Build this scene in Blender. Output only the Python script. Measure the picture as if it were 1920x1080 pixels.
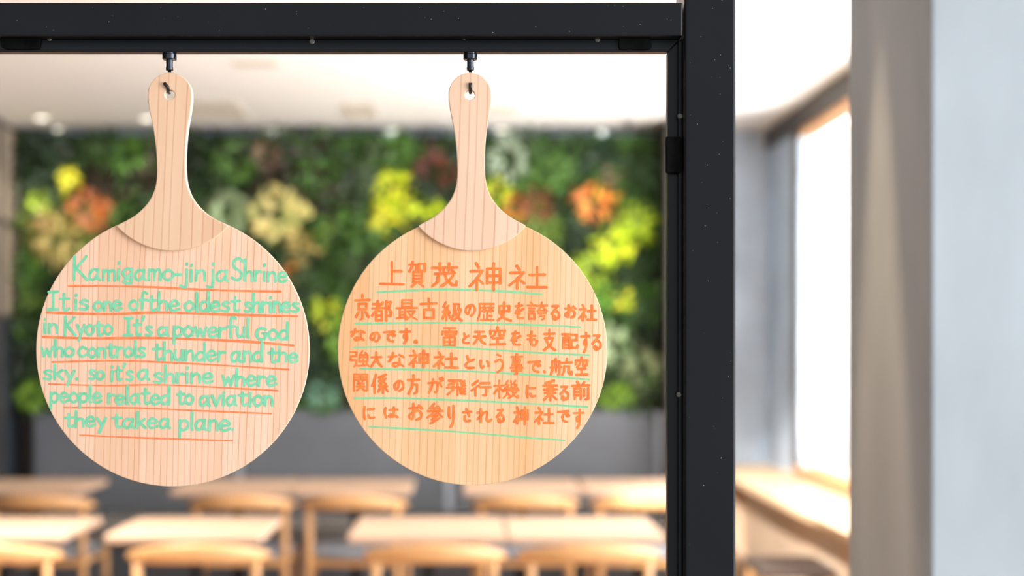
import bpy, math, random
from mathutils import Vector, Matrix, noise
random.seed(7)
for o in list(bpy.data.objects): bpy.data.objects.remove(o)
S = bpy.context.scene
COL = S.collection
PI = math.pi

# ------------------------------------------------------------------ camera, sky, light, exposure
F = 2667.0            # focal length in px of a 1920 px wide frame (50 mm)
CX, CY, H = 875.0, 655.0, 1.40
cd = bpy.data.cameras.new('camera'); cam = bpy.data.objects.new('camera', cd); COL.objects.link(cam)
cam.location = (0, 0, H); cam.rotation_euler = (PI/2, 0, 0)
cd.sensor_width = 36; cd.lens = 50
cd.shift_x = (960-CX)/1920; cd.shift_y = (CY-540)/1920
cd.clip_start = 0.05
cd.dof.use_dof = True; cd.dof.focus_distance = 1.187; cd.dof.aperture_fstop = 3.6
S.camera = cam

w = bpy.data.worlds.new('sky'); S.world = w; w.use_nodes = True
bg = w.node_tree.nodes['Background']
bg.inputs[0].default_value = (0.86, 0.94, 1.0, 1); bg.inputs[1].default_value = .96

def area(name, loc, rot, sx, sy, power, col=(1, 1, 1), portal=False, spread=PI):
    l = bpy.data.lights.new(name, 'AREA'); l.shape = 'RECTANGLE'; l.size = sx; l.size_y = sy
    l.energy = power; l.color = col; l.spread = spread
    if portal: l.cycles.is_portal = True
    o = bpy.data.objects.new(name, l); COL.objects.link(o); o.location = loc; o.rotation_euler = rot
    return o
def spot(name, loc, target, power, angle, col=(1, .9, .78), blend=.6, size=.04):
    l = bpy.data.lights.new(name, 'SPOT'); l.energy = power; l.spot_size = angle; l.spot_blend = blend
    l.shadow_soft_size = size; l.color = col
    o = bpy.data.objects.new(name, l); COL.objects.link(o); o.location = loc
    o.rotation_euler = (Vector(target)-Vector(loc)).to_track_quat('-Z', 'Y').to_euler()
    return o
# daylight: window on the right, room open behind the camera; plus added fill lamps
area('window_daylight', (2.25, 5.3, 1.75), (0, PI/2, 0), 2.1, 5.0, 330, (.97, .98, 1.0))
area('added_ceiling_fill', (2.9, 5.3, .35), (0, PI/2+.75, 0), 1.6, 5.0, 460, (1, .97, .92))  # added lamp outside, aimed up through the window to brighten the ceiling
area('added_right_daylight', (3.0, -.5, 1.5), (PI/2, 0, math.atan2(2.6, 2.3)), 2.2, 2.4, 152, (.92, .96, 1.0))  # added lamp for front-right daylight on pillar and paddles; no entrance built
area('added_table_fill', (-1.7, 4.6, 2.66), (0, 0, 0), 1.0, 1.0, 42, (1, .93, .84), spread=1.3)  # unseen area lamp, added to brighten the tables and left side
spot('added_counter_fill', (-.5, 3.5, 2.66), (1.68, 7.1, .5), 1900, .42, (1, .96, .92), .7, .05)  # unseen spot, added to brighten the panels under the counter

S.view_settings.view_transform = 'Standard'; S.view_settings.look = 'None'
S.view_settings.gamma = 1; S.view_settings.use_curve_mapping = False
S.view_settings.exposure = 0.0

# ------------------------------------------------------------------ materials
def lin(c):
    return tuple(((x/255)/12.92 if x/255 <= .04045 else ((x/255+.055)/1.055)**2.4) for x in c)
def new_mat(name):
    m = bpy.data.materials.new(name); m.use_nodes = True
    return m, m.node_tree.nodes, m.node_tree.links, m.node_tree.nodes['Principled BSDF']
def mottled(name, c, rough=.6, var=.12, scale=6, bump=0, metal=0, spec=.5, stretch=(1, 1, 1), detail=4):
    m, n, l, b = new_mat(name)
    tc = n.new('ShaderNodeTexCoord'); mp = n.new('ShaderNodeMapping'); mp.inputs['Scale'].default_value = stretch
    nz = n.new('ShaderNodeTexNoise'); nz.inputs['Scale'].default_value = scale; nz.inputs['Detail'].default_value = detail
    cr = n.new('ShaderNodeValToRGB')
    cr.color_ramp.elements[0].position = .3; cr.color_ramp.elements[1].position = .7
    cr.color_ramp.elements[0].color = tuple(x*(1-var) for x in c)+(1,)
    cr.color_ramp.elements[1].color = tuple(min(1, x*(1+var)) for x in c)+(1,)
    l.new(tc.outputs['Object'], mp.inputs[0]); l.new(mp.outputs[0], nz.inputs['Vector'])
    l.new(nz.outputs[0], cr.inputs[0]); l.new(cr.outputs[0], b.inputs['Base Color'])
    b.inputs['Roughness'].default_value = rough; b.inputs['Metallic'].default_value = metal
    b.inputs['Specular IOR Level'].default_value = spec
    if bump:
        bp = n.new('ShaderNodeBump'); bp.inputs['Strength'].default_value = bump; bp.inputs['Distance'].default_value = .002
        l.new(nz.outputs[0], bp.inputs['Height']); l.new(bp.outputs[0], b.inputs['Normal'])
    return m
def grain_wood(name, base, band, line, line_scale, seed, band_scale=22, rough=.55):
    """straight grained cedar: broad tone bands and thin irregular growth lines running along Z"""
    m, n, l, b = new_mat(name)
    tc = n.new('ShaderNodeTexCoord'); sp = n.new('ShaderNodeSeparateXYZ'); l.new(tc.outputs['Object'], sp.inputs[0])
    mp = n.new('ShaderNodeMapping'); mp.inputs['Scale'].default_value = (6, 6, 2.2); mp.inputs['Location'].default_value = (seed, 0, 0)
    l.new(tc.outputs['Object'], mp.inputs[0])
    nz = n.new('ShaderNodeTexNoise'); nz.inputs['Scale'].default_value = 1.4; nz.inputs['Detail'].default_value = 1.5
    l.new(mp.outputs[0], nz.inputs['Vector'])
    def mth(op, a, bb, c=None):
        x = n.new('ShaderNodeMath'); x.operation = op
        for i, v in enumerate([a, bb, c]):
            if v is None: continue
            if isinstance(v, (int, float)): x.inputs[i].default_value = v
            else: l.new(v, x.inputs[i])
        return x.outputs[0]
    # sheared and gently bent x
    xx = mth('ADD', mth('MULTIPLY_ADD', sp.outputs[2], -.035, sp.outputs[0]), mth('MULTIPLY', nz.outputs[0], .011))
    vo = n.new('ShaderNodeTexVoronoi'); vo.voronoi_dimensions = '1D'; vo.feature = 'DISTANCE_TO_EDGE'
    vo.inputs['Scale'].default_value = 1; vo.inputs['Randomness'].default_value = .9
    l.new(mth('MULTIPLY_ADD', xx, line_scale, seed*3.1), vo.inputs['W'])
    lr = n.new('ShaderNodeMapRange'); lr.inputs['From Min'].default_value = .0; lr.inputs['From Max'].default_value = .11
    lr.inputs['To Min'].default_value = 1; lr.inputs['To Max'].default_value = 0
    lr.clamp = True
    l.new(vo.outputs['Distance'], lr.inputs['Value'])
    # soft shoulder on one side of each line
    v2 = n.new('ShaderNodeTexVoronoi'); v2.voronoi_dimensions = '1D'; v2.feature = 'F1'
    v2.inputs['Scale'].default_value = 1; v2.inputs['Randomness'].default_value = 1
    l.new(mth('MULTIPLY_ADD', xx, band_scale, seed*1.7), v2.inputs['W'])
    n3 = n.new('ShaderNodeTexNoise'); n3.noise_dimensions = '1D'; n3.inputs['Scale'].default_value = 1; n3.inputs['Detail'].default_value = 5
    n3.inputs['Roughness'].default_value = .7
    l.new(mth('MULTIPLY_ADD', xx, band_scale*1.6, seed), n3.inputs['W'])
    sepc = n.new('ShaderNodeSeparateColor'); l.new(v2.outputs['Color'], sepc.inputs[0])
    bandf = mth('ADD', mth('MULTIPLY', sepc.outputs[0], .55), mth('MULTIPLY', n3.outputs[0], .65))
    r1 = n.new('ShaderNodeMapRange'); r1.inputs['From Min'].default_value = .3; r1.inputs['From Max'].default_value = 1.0
    l.new(bandf, r1.inputs['Value'])
    # slow cloudy variation
    n4 = n.new('ShaderNodeTexNoise'); n4.inputs['Scale'].default_value = 14; n4.inputs['Detail'].default_value = 2
    mp4 = n.new('ShaderNodeMapping'); mp4.inputs['Scale'].default_value = (1.3, 1, .55); mp4.inputs['Location'].default_value = (seed*2, 3, seed)
    l.new(tc.outputs['Object'], mp4.inputs[0]); l.new(mp4.outputs[0], n4.inputs['Vector'])
    mx = n.new('ShaderNodeMix'); mx.data_type = 'RGBA'
    mx.inputs['A'].default_value = base+(1,); mx.inputs['B'].default_value = band+(1,)
    l.new(mth('MULTIPLY_ADD', n4.outputs[0], .5, mth('MULTIPLY_ADD', r1.outputs[0], 1.4, -.25)), mx.inputs['Factor'])
    m2 = n.new('ShaderNodeMix'); m2.data_type = 'RGBA'; m2.inputs['B'].default_value = line+(1,)
    l.new(mx.outputs['Result'], m2.inputs['A'])
    l.new(mth('MULTIPLY', lr.outputs[0], mth('MULTIPLY_ADD', n3.outputs[0], 1.6, -.12)), m2.inputs['Factor'])
    l.new(m2.outputs['Result'], b.inputs['Base Color'])
    b.inputs['Roughness'].default_value = rough; b.inputs['Specular IOR Level'].default_value = .35
    return m
def emit(name, c, s):
    m, n, l, b = new_mat(name)
    b.inputs['Base Color'].default_value = c+(1,); b.inputs['Emission Color'].default_value = c+(1,)
    b.inputs['Emission Strength'].default_value = s
    return m
def ink(name, c, c2):
    m, n, l, b = new_mat(name)
    tc = n.new('ShaderNodeTexCoord'); nz = n.new('ShaderNodeTexNoise'); nz.inputs['Scale'].default_value = 160; nz.inputs['Detail'].default_value = 3
    cr = n.new('ShaderNodeValToRGB'); cr.color_ramp.elements[0].position = .38; cr.color_ramp.elements[1].position = .66
    cr.color_ramp.elements[0].color = c+(1,); cr.color_ramp.elements[1].color = c2+(1,)
    l.new(tc.outputs['Object'], nz.inputs['Vector']); l.new(nz.outputs[0], cr.inputs[0]); l.new(cr.outputs[0], b.inputs['Base Color'])
    b.inputs['Roughness'].default_value = .45
    return m
M = {}
M['plaster_white'] = mottled('white_ceiling', (.86, .84, .815), .8, .02, 1.2)
M['concrete'] = mottled('grey_plaster', (.48, .58, .70), .75, .2, 2.4, .2)
M['column_plaster'] = mottled('pale_grey_plaster', (.385, .425, .455), .8, .12, 3.0, .3, stretch=(2, 2, .8))
M['bench_fabric'] = mottled('grey_upholstery', (.135, .147, .165), .8, .1, 3)
M['bench_seat'] = mottled('grey_seat', (.22, .20, .185), .8, .1, 5)
M['dark_trim'] = mottled('dark_trim', (.055, .048, .043), .5, .15, 4)
M['black_metal'] = mottled('black_metal', (.012, .012, .013), .4, .2, 10)
M['metal_strip'] = mottled('brushed_strip', (.5, .55, .62), .35, .05, 20, metal=.6)
M['floor'] = mottled('wood_floor', (.36, .215, .13), .5, .18, 3, stretch=(6, .6, 1))
M['table'] = mottled('light_oak', (.64, .435, .30), .6, .07, 5, stretch=(1, 6, 6))
M['chair'] = mottled('beech', (.68, .37, .155), .4, .10, 6, stretch=(1.2, 6, 6))
M['counter'] = mottled('counter_oak', (.85, .60, .36), .4, .06, 4, stretch=(6, .8, 6))
M['sill'] = mottled('sill_oak', (.72, .37, .14), .4, .1, 4)
M['panel_wood'] = mottled('panel_maple', (.86, .66, .47), .5, .05, 3)
M['stool'] = mottled('dark_stool_cover', (.085, .062, .05), .6, .15, 6)
M['pad'] = mottled('grey_seat_pad', (.22, .235, .26), .7, .12, 8)
M['blind'] = mottled('white_blind', (.9, .88, .84), .6, .02, 3)
M['beige'] = mottled('beige_panel', (.36, .29, .22), .6, .08, 4)
M['slate'] = mottled('slate_panel', (.045, .055, .07), .4, .2, 5)
M['vent'] = mottled('vent_grey', (.64, .58, .48), .6, .06, 8)
M['frame'] = mottled('painted_steel', (.0045, .0045, .006), .30, .22, 9, .12, spec=.24)
M['pad_black'] = mottled('rubber', (.006, .006, .006), .8, .4, 60, .8)
M['pad_black'].node_tree.nodes['Principled BSDF'].inputs['Specular IOR Level'].default_value = .04
M['screw'] = mottled('worn_steel', (.16, .15, .13), .45, .5, 400, metal=.5)
M['dust'] = mottled('dust', (.3, .3, .3), .9, .2, 50)
M['chrome'] = mottled('dark_chrome', (.05, .055, .065), .16, .2, 60, metal=.9)
M['wire'] = mottled('black_wire', (.012, .010, .009), .35, .2, 60)
M['edge'] = mottled('cut_edge', (.82, .66, .48), .5, .05, 60)
M['lamp_glow'] = emit('lamp_glow', (1, .93, .78), 3.0)
M['disc_a'] = grain_wood('pink_cedar', (.95, .725, .565), (.88, .54, .35), (.66, .29, .14), 190, 4.4, 26)
M['disc_b'] = grain_wood('golden_cedar', (.94, .66, .42), (.84, .46, .22), (.62, .30, .12), 180, 5.3, 24)
M['handle_a'] = grain_wood('pink_cedar_handle', (.90, .62, .42), (.80, .50, .315), (.60, .27, .15), 118, 3.4, 12)
M['handle_b'] = grain_wood('pale_cedar_handle', (.89, .655, .48), (.80, .535, .37), (.58, .28, .18), 122, 8.1, 12)
M['mint'] = ink('mint_marker', lin((112, 208, 160)), lin((140, 218, 178)))
M['mint_line'] = ink('green_marker', lin((118, 204, 146)), lin((150, 208, 152)))
M['orange'] = ink('orange_marker', lin((243, 112, 36)), lin((248, 134, 58)))
M['orange_line'] = ink('orange_marker_line', lin((244, 122, 66)), lin((250, 148, 92)))
m, n, l, b = new_mat('window_glass')
tr = n.new('ShaderNodeBsdfTransparent'); gl = n.new('ShaderNodeBsdfGlossy'); gl.inputs['Roughness'].default_value = .02
mx = n.new('ShaderNodeMixShader'); mx.inputs[0].default_value = .06
l.new(tr.outputs[0], mx.inputs[1]); l.new(gl.outputs[0], mx.inputs[2]); l.new(mx.outputs[0], n['Material Output'].inputs[0]); n.remove(b)
M['glass'] = m

# ------------------------------------------------------------------ mesh helpers
class MB:
    def __init__(s): s.v = []; s.f = []; s.mi = []
    def face(s, idx, mi=0): s.f.append(idx); s.mi.append(mi)
    def box(s, x0, y0, z0, x1, y1, z1, mi=0):
        b = len(s.v)
        s.v += [(x, y, z) for z in (z0, z1) for y in (y0, y1) for x in (x0, x1)]
        for q in ((0, 2, 3, 1), (4, 5, 7, 6), (0, 1, 5, 4), (2, 6, 7, 3), (0, 4, 6, 2), (1, 3, 7, 5)):
            s.face(tuple(b+i for i in q), mi)
        return s
    def prism(s, pts, y0, y1, mi=0, mi_side=None):       # outline in XZ, extruded along Y
        n_ = len(pts); b = len(s.v)
        a = sum(pts[i][0]*pts[(i+1) % n_][1]-pts[(i+1) % n_][0]*pts[i][1] for i in range(n_))
        if a < 0: pts = pts[::-1]
        s.v += [(x, y0, z) for x, z in pts]+[(x, y1, z) for x, z in pts]
        s.face(tuple(range(b, b+n_)), mi); s.face(tuple(range(b+2*n_-1, b+n_-1, -1)), mi)
        for i in range(n_):
            j = (i+1) % n_; s.face((b+i, b+n_+i, b+n_+j, b+j), mi if mi_side is None else mi_side)
        return s
    def lathe(s, prof, c=(0, 0, 0), n_=20, mi=0):         # prof: (radius, z) bottom to top
        b = len(s.v)
        for r, z in prof:
            for k in range(n_):
                a = 2*PI*k/n_; s.v.append((c[0]+r*math.cos(a), c[1]+r*math.sin(a), c[2]+z))
        for i in range(len(prof)-1):
            for k in range(n_):
                k2 = (k+1) % n_
                s.face((b+i*n_+k, b+i*n_+k2, b+(i+1)*n_+k2, b+(i+1)*n_+k), mi)
        s.face(tuple(b+k for k in range(n_-1, -1, -1)), mi)
        s.face(tuple(b+(len(prof)-1)*n_+k for k in range(n_)), mi)
        return s
    def tube(s, path, rad, n_=10, mi=0):
        b = len(s.v); path = [Vector(p) for p in path]
        rads = rad if isinstance(rad, (list, tuple)) else [rad]*len(path)
        ref = Vector((1, 0, 0))
        for i, p in enumerate(path):
            t = (path[min(i+1, len(path)-1)]-path[max(i-1, 0)]).normalized()
            u = (ref-t*ref.dot(t))
            if u.length < 1e-3: u = Vector((0, 1, 0))-t*t.y
            u.normalize(); w_ = t.cross(u)
            for k in range(n_):
                a = 2*PI*k/n_; s.v.append(tuple(p+(u*math.cos(a)+w_*math.sin(a))*rads[i]))
        for i in range(len(path)-1):
            for k in range(n_):
                k2 = (k+1) % n_; s.face((b+i*n_+k, b+i*n_+k2, b+(i+1)*n_+k2, b+(i+1)*n_+k), mi)
        s.face(tuple(b+k for k in range(n_-1, -1, -1)), mi); s.face(tuple(b+(len(path)-1)*n_+k for k in range(n_)), mi)
        return s
    def build(s, name, mats, parent=None, smooth=False, bevel=0, seg=2, loc=None, kind=None, label=None):
        me = bpy.data.meshes.new(name); me.from_pydata(s.v, [], s.f)
        for m_ in (mats if isinstance(mats, (list, tuple)) else [mats]): me.materials.append(M[m_] if isinstance(m_, str) else m_)
        me.polygons.foreach_set('material_index', s.mi)
        if smooth: me.polygons.foreach_set('use_smooth', [True]*len(me.polygons))
        me.update()
        o = bpy.data.objects.new(name, me); COL.objects.link(o)
        if parent: o.parent = parent
        if loc: o.location = loc
        if bevel:
            bv = o.modifiers.new('bevel', 'BEVEL'); bv.width = bevel; bv.segments = seg; bv.limit_method = 'ANGLE'; bv.angle_limit = .6
        if kind: o['kind'] = kind
        if label: o['label'] = label
        return o
def tag(o, label, cat, group=None, kind=None):
    o['label'] = label; o['category'] = cat
    if group: o['group'] = group
    if kind: o['kind'] = kind
    return o
def thing(name, label, cat, loc=(0, 0, 0), rz=0, group=None):
    o = bpy.data.objects.new(name, None); COL.objects.link(o); o.location = loc; o.rotation_euler = (0, 0, rz)
    o.empty_display_size = .1
    return tag(o, label, cat, group)
def dup(root, loc, label, rz=0, group=None):
    r = root.copy(); COL.objects.link(r); r.location = loc; r.rotation_euler = (0, 0, rz); r['label'] = label
    if group: r['group'] = group
    for ch in list(root.children):
        c = ch.copy(); COL.objects.link(c); c.parent = r
        for g in ch.children:
            d = g.copy(); COL.objects.link(d); d.parent = c
    return r
def PX(px, Y): return (px-CX)*Y/F
def PZ(py, Y): return H-(py-CY)*Y/F
def boxobj(name, mat, c, parent=None, bevel=0, **k): return MB().box(*c).build(name, mat, parent, bevel=bevel, **k)

# ------------------------------------------------------------------ the room
XL, XR, YB, ZC, Y0 = -2.63, 1.79, 8.467, 2.70, -1.5
boxobj('ceiling', 'plaster_white', (XL-.2, Y0, ZC, XR+.2, YB+.2, ZC+.15), kind='structure')
fl = boxobj('floor', 'floor', (XL-.2, Y0, -.12, XR+.2, YB+.2, -.02), kind='structure')
x = XL-.2; k = 0
while x < XR+.19:                                             # floor boards
    x1 = min(x+.15, XR+.2)
    yb = Y0+((k*37) % 10)*.18
    for (a, b_) in ((Y0, yb+1.9), (yb+1.9, yb+4.6), (yb+4.6, YB+.2)):
        boxobj('floorboard', 'floor', (x+.0012, a+.0012, -.02, x1-.0012, b_-.0012, 0), fl)
    x = x1; k += 1
boxobj('wall_back', 'concrete', (XL-.2, YB, 0, XR+.2, YB+.15, ZC), kind='structure')
wl = boxobj('wall_left', 'dark_trim', (XL-.15, Y0, 0, XL-.03, YB, ZC), kind='structure')
y = YB; k = 0
while y > 2.2:                                                # framed bays of the side partition
    y0 = y-.43
    boxobj('panel', 'beige', (XL-.03, y0+.035, 2.14, XL-.012, y-.035, ZC-.03), wl)
    boxobj('panel', 'beige', (XL-.03, y0+.035, 1.60, XL-.012, y-.035, 2.11), wl)
    boxobj('panel', 'slate', (XL-.03, y0+.035, 1.04, XL-.012, y-.035, 1.57), wl)
    boxobj('panel', 'slate', (XL-.03, y0+.035, .06, XL-.012, y-.035, 1.01), wl)
    boxobj('mullion', 'dark_trim', (XL-.03, y-.035, 0, XL, y+.0 if k == 0 else y+.035, ZC), wl)
    for z in (1.57, 2.11): boxobj('crossbar', 'dark_trim', (XL-.03, y0+.035, z, XL-.004, y-.035, z+.03), wl)
    y = y0; k += 1
# right wall with its long window
WY0, WY1, WZ0, WZ1 = 2.9, 7.64, .77, 2.58
wr = MB(); wr.box(XR, 2.05, 0, XR+.2, YB, WZ0-.03); wr.box(XR, WY1, WZ0-.03, XR+.2, YB, WZ1+.002); wr.box(XR, 2.05, WZ0-.03, XR+.2, WY0, WZ1+.002)
wr.build('wall_right', 'concrete', kind='structure')
boxobj('trim_1', 'dark_trim', (XR-.012, 2.05, WZ1+.002, XR+.2, YB, ZC), kind='structure')
boxobj('trim_2', 'dark_trim', (XR-.02, WY1, WZ0-.03, XR, WY1+.09, WZ1+.002), kind='structure')
win = bpy.data.objects.new('window_1', None); COL.objects.link(win); win['kind'] = 'structure'; win.location = (XR+.1, WY0, WZ0)
def wpart(name, mat, c, **k):
    c = (c[0]-XR-.1, c[1]-WY0, c[2]-WZ0, c[3]-XR-.1, c[4]-WY0, c[5]-WZ0); return boxobj(name, mat, c, win, **k)
wpart('window_sill', 'sill', (XR-.03, WY0, WZ0-.03, XR+.2, WY1+.06, WZ0+.004), bevel=.004)
wpart('head_frame', 'sill', (XR, WY0, WZ1-.035, XR+.19, WY1, WZ1))
for yy in (WY0, WY0+1.56, WY0+3.12, WY1-.03): wpart('window_frame', 'blind', (XR+.11, yy, WZ0+.004, XR+.16, yy+.03, WZ1-.035))
for a in (WY0+.03, WY0+1.59, WY0+3.15): wpart('pane', 'glass', (XR+.13, a, WZ0+.004, XR+.136, min(a+1.53, WY1-.03), WZ1-.035))
# venetian blind
bl = thing('venetian_blind', 'white horizontal slat blind hanging in the bright window behind the pillar', 'blind', (XR+.055, 6.9, WZ0+.01))
boxobj('head_rail', 'blind', (-.018, -.71, 1.735, .018, .71, 1.765), bl)
sl = MB().box(-.0135, -.7, -.0008, .0135, .7, .0008)
first = None
for k in range(51):
    if first is None: first = sl.build('slat', 'blind', bl); o = first
    else: o = first.copy(); COL.objects.link(o)
    o.location = (0, 0, .04+k*.033); o.rotation_euler = (0, .55, 0)
boxobj('bottom_rail', 'blind', (-.014, -.7, .0, .014, .7, .016), bl)
for yy in (-.5, .5): MB().tube([(0, yy, .01), (0, yy, 1.74)], .0012, 5).build('cord', 'blind', bl)

# concrete pillar at the right
col = boxobj('pillar', 'column_plaster', (-.21, -.195, 0, .21, .195, ZC), bevel=.006, loc=(.587+.21, 1.995, 0))
tag(col, 'wide grey plaster pillar standing at the right, in front of the window', 'pillar')

# bench along the back wall
bx0, bx1 = -2.51, 1.12
bench = thing('wall_bench', 'long grey upholstered wall bench with panelled back under the green wall', 'bench', ((bx0+bx1)/2, 8.1, 0))
bc = (bx0+bx1)/2
def bpart(name, mat, c, **k): return boxobj(name, mat, (c[0]-bc, c[1]-8.1, c[2], c[3]-bc, c[4]-8.1, c[5]), bench, **k)
for i in range(3):
    a = bx0+i*1.21; bpart('back_panel', 'bench_fabric', (a+.012, 8.2, .46, a+1.21-.03, 8.44, 1.046), bevel=.008)
    bpart('seat_cushion', 'bench_seat', (a+.006, 7.66, .36, a+1.204, 8.2, .45), bevel=.015)
    bpart('trim_strip', 'metal_strip', (a+1.21-.03, 8.205, .46, a+1.21+.010, 8.26, 1.04))
bpart('front_panel', 'bench_fabric', (bx0, 7.72, .10, bx1, 7.76, .36))
bpart('carcass', 'dark_trim', (bx0, 7.76, .0, bx1, 8.44, .36))
boxobj('trim_3', 'dark_trim', (1.13, 8.0, 0, 1.215, YB, ZC), kind='structure')
boxobj('trim_4', 'dark_trim', (XL, 8.38, 0, XL+.11, YB, 1.05), kind='structure')

# window counter
cn = thing('window_counter', 'pale wooden counter running along the wall under the bright window', 'counter', (1.6, 5.6, 0))
def cpart(name, mat, c, **k): return boxobj(name, mat, (c[0]-1.6, c[1]-5.6, c[2], c[3]-1.6, c[4]-5.6, c[5]), cn, **k)
cpart('worktop', 'counter', (1.41, 3.0, .685, XR, YB-.002, .72), bevel=.003)
for (a, b_, xo) in ((6.86, YB-.03, 1.64), (5.7, 6.855, 1.62), (4.6, 5.695, 1.64), (3.1, 4.595, 1.62)):
    cpart('front_panel', 'panel_wood', (xo, a, 0, XR, b_, .685))

cpart('end_panel', 'panel_wood', (1.22, YB-.028, 0, XR, YB-.002, .685))

# ------------------------------------------------------------------ ceiling fittings
dl = None
for i, (px, py, where) in enumerate(((512, 243, 'just left of the middle of the green wall'), (738, 245, 'between the two paddle handles'),
        (940, 243, 'just right of the right paddle handle'), (1130, 246, 'nearest the frame post'), (113, 242, 'beside the left paddle, nearest the green wall'),
        (78, 221, 'furthest left in the photo'), (275, 222, 'half hidden by the left paddle handle'))):
    Y = (ZC-H)*F/(CY-py); X = PX(px, Y)
    lab = 'small round recessed ceiling downlight, '+where
    if dl is None:
        dl = thing('downlight', lab, 'ceiling light', (X, Y, ZC), 0, 'recessed downlights'); r = dl
        mb = MB(); n_ = 24
        prof = [(.036, 0), (.036, -.004), (.05, -.004), (.05, 0)]
        for rr, z in prof:
            for k in range(n_): mb.v.append((rr*math.cos(2*PI*k/n_), rr*math.sin(2*PI*k/n_), z))
        for a in range(3):
            for k in range(n_): k2 = (k+1) % n_; mb.face((a*n_+k, (a+1)*n_+k, (a+1)*n_+k2, a*n_+k2))
        mb.build('trim_ring', 'plaster_white', dl, smooth=False)
        MB().lathe([(.035, -.003), (.035, 0)], n_=24).build('lens', 'lamp_glow', dl)
    else: r = dup(dl, (X, Y, ZC), lab)
    spot('downlight_beam', (X, Y-.02, ZC-.02), (X, min(Y+.10, 8.3), .9), 24, 1.75, (1, .92, .8), .8)
def vent(px, py, wx, wy, lab, n_):
    Y = (ZC-H)*F/(CY-py); X = PX(px, Y)
    t = thing('ceiling_vent', lab, 'vent', (X, Y, ZC))
    mb = MB()
    mb.box(-wx, -wy, -.008, wx, -wy+.02, 0); mb.box(-wx, wy-.02, -.008, wx, wy, 0)
    mb.box(-wx, -wy+.02, -.008, -wx+.02, wy-.02, 0); mb.box(wx-.02, -wy+.02, -.008, wx, wy-.02, 0)
    mb.build('frame', 'vent', t)
    for k in range(n_):
        yy = -wy+.02+(k+.5)*(2*wy-.04)/n_
        o = MB().box(-wx+.02, -.008, -.001, wx-.02, .008, .001).build('slat', 'vent', t); o.location = (0, yy, -.007); o.rotation_euler = (.5, 0, 0)
vent(480, 118, .10, .05, 'narrow slot vent in the ceiling right of the left hook', 3)
vent(940, 118, .12, .05, 'narrow slot vent in the ceiling beside the right hook', 3)
vent(945, 205, .07, .10, 'short slot vent in the ceiling right of the right paddle handle', 4)
vent(398, 205, .16, .26, 'beige square ceiling grille right of the left paddle handle', 9)
vent(676, 207, .08, .22, 'faint ceiling grille midway between the two paddle handles', 8)
Y = (ZC-H)*F/(CY-228)
t = MB().lathe([(.006, -.05), (.02, -.045), (.012, -.03), (.012, -.012), (.035, -.008), (.035, 0)], n_=16).build('ceiling_sensor', 'dark_trim', smooth=False)
t.location = (PX(1178, Y), Y, ZC); tag(t, 'small dark sprinkler head on the ceiling near the frame post', 'sprinkler')

# ------------------------------------------------------------------ living wall
GX0, GX1, GZ0, GZ1 = -2.61, 1.125, 1.045, 2.66
gw = boxobj('living_wall_panel', mottled('soil_felt', (.012, .016, .008), .95, .4, 9), (GX0, 8.38, GZ0, GX1, YB, GZ1))
tag(gw, 'dark backing panel of the green plant wall above the bench', 'panel')
def leafmat(name, c, v=.3):
    m_ = mottled(name, c, .5, v, 9); b_ = m_.node_tree.nodes['Principled BSDF']
    b_.inputs['Subsurface Weight'].default_value = 0
    return m_
GREENS = [leafmat('leaf_'+str(i), c) for i, c in enumerate([(.009, .026, .005), (.018, .052, .008), (.04, .105, .012), (.075, .18, .022), (.016, .045, .018), (.05, .085, .03), (.13, .22, .03), (.035, .025, .010)])]
def leaf(mb, p, L, W, nrm, up, mi):
    """one folded leaf of 4 triangles / quads growing from p along up"""
    up = up.normalized(); side = up.cross(nrm).normalized(); nn = side.cross(up)
    b_ = len(mb.v); q = [p, p+up*L*.38+side*W*.5+nn*W*.16, p+up*L*.78+side*W*.34+nn*W*.05, p+up*L-nn*L*.16, p+up*L*.78-side*W*.34+nn*W*.05, p+up*L*.38-side*W*.5+nn*W*.16, p+up*L*.45-nn*W*.05]
    mb.v += [tuple(a) for a in q]
    for f in ((0, 1, 6), (1, 2, 6), (2, 3, 6), (3, 4, 6), (4, 5, 6), (5, 0, 6)): mb.face(tuple(b_+i for i in f), mi)
def rdir(spread):
    return Vector((random.gauss(0, spread), -1, random.gauss(0, spread))).normalized()
cent = [(random.uniform(GX0, GX1), random.uniform(GZ0, GZ1), random.choices(range(8), [4, 6, 5, 3, 3, 2, 1.2, 1.5])[0], random.uniform(.035, .075), random.uniform(-.05, .0)) for _ in range(150)]
mb = MB()
for _ in range(15000):
    x_, z_ = random.uniform(GX0+.01, GX1-.02), random.uniform(GZ0-.02, GZ1-.02)
    c = min(cent, key=lambda c: (c[0]-x_)**2+(c[1]-z_)**2)
    mi = c[2] if random.random() < .8 else random.choice([0, 1, 2])
    d = math.hypot(c[0]-x_, c[1]-z_)
    Yl = 8.36-random.random()*.10-max(0, .07-d*.35)+c[4]
    a = random.uniform(0, 2*PI); u = Vector((math.cos(a), random.uniform(-.7, -.1), math.sin(a)-.35))
    leaf(mb, Vector((x_, Yl, z_)), c[3]*random.uniform(.7, 1.3), c[3]*random.uniform(.45, .7), rdir(.35), u, mi)
fo = mb.build('foliage', GREENS)
tag(fo, 'dense mixed green leaves covering the plant wall above the bench', 'foliage', kind='stuff')

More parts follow.
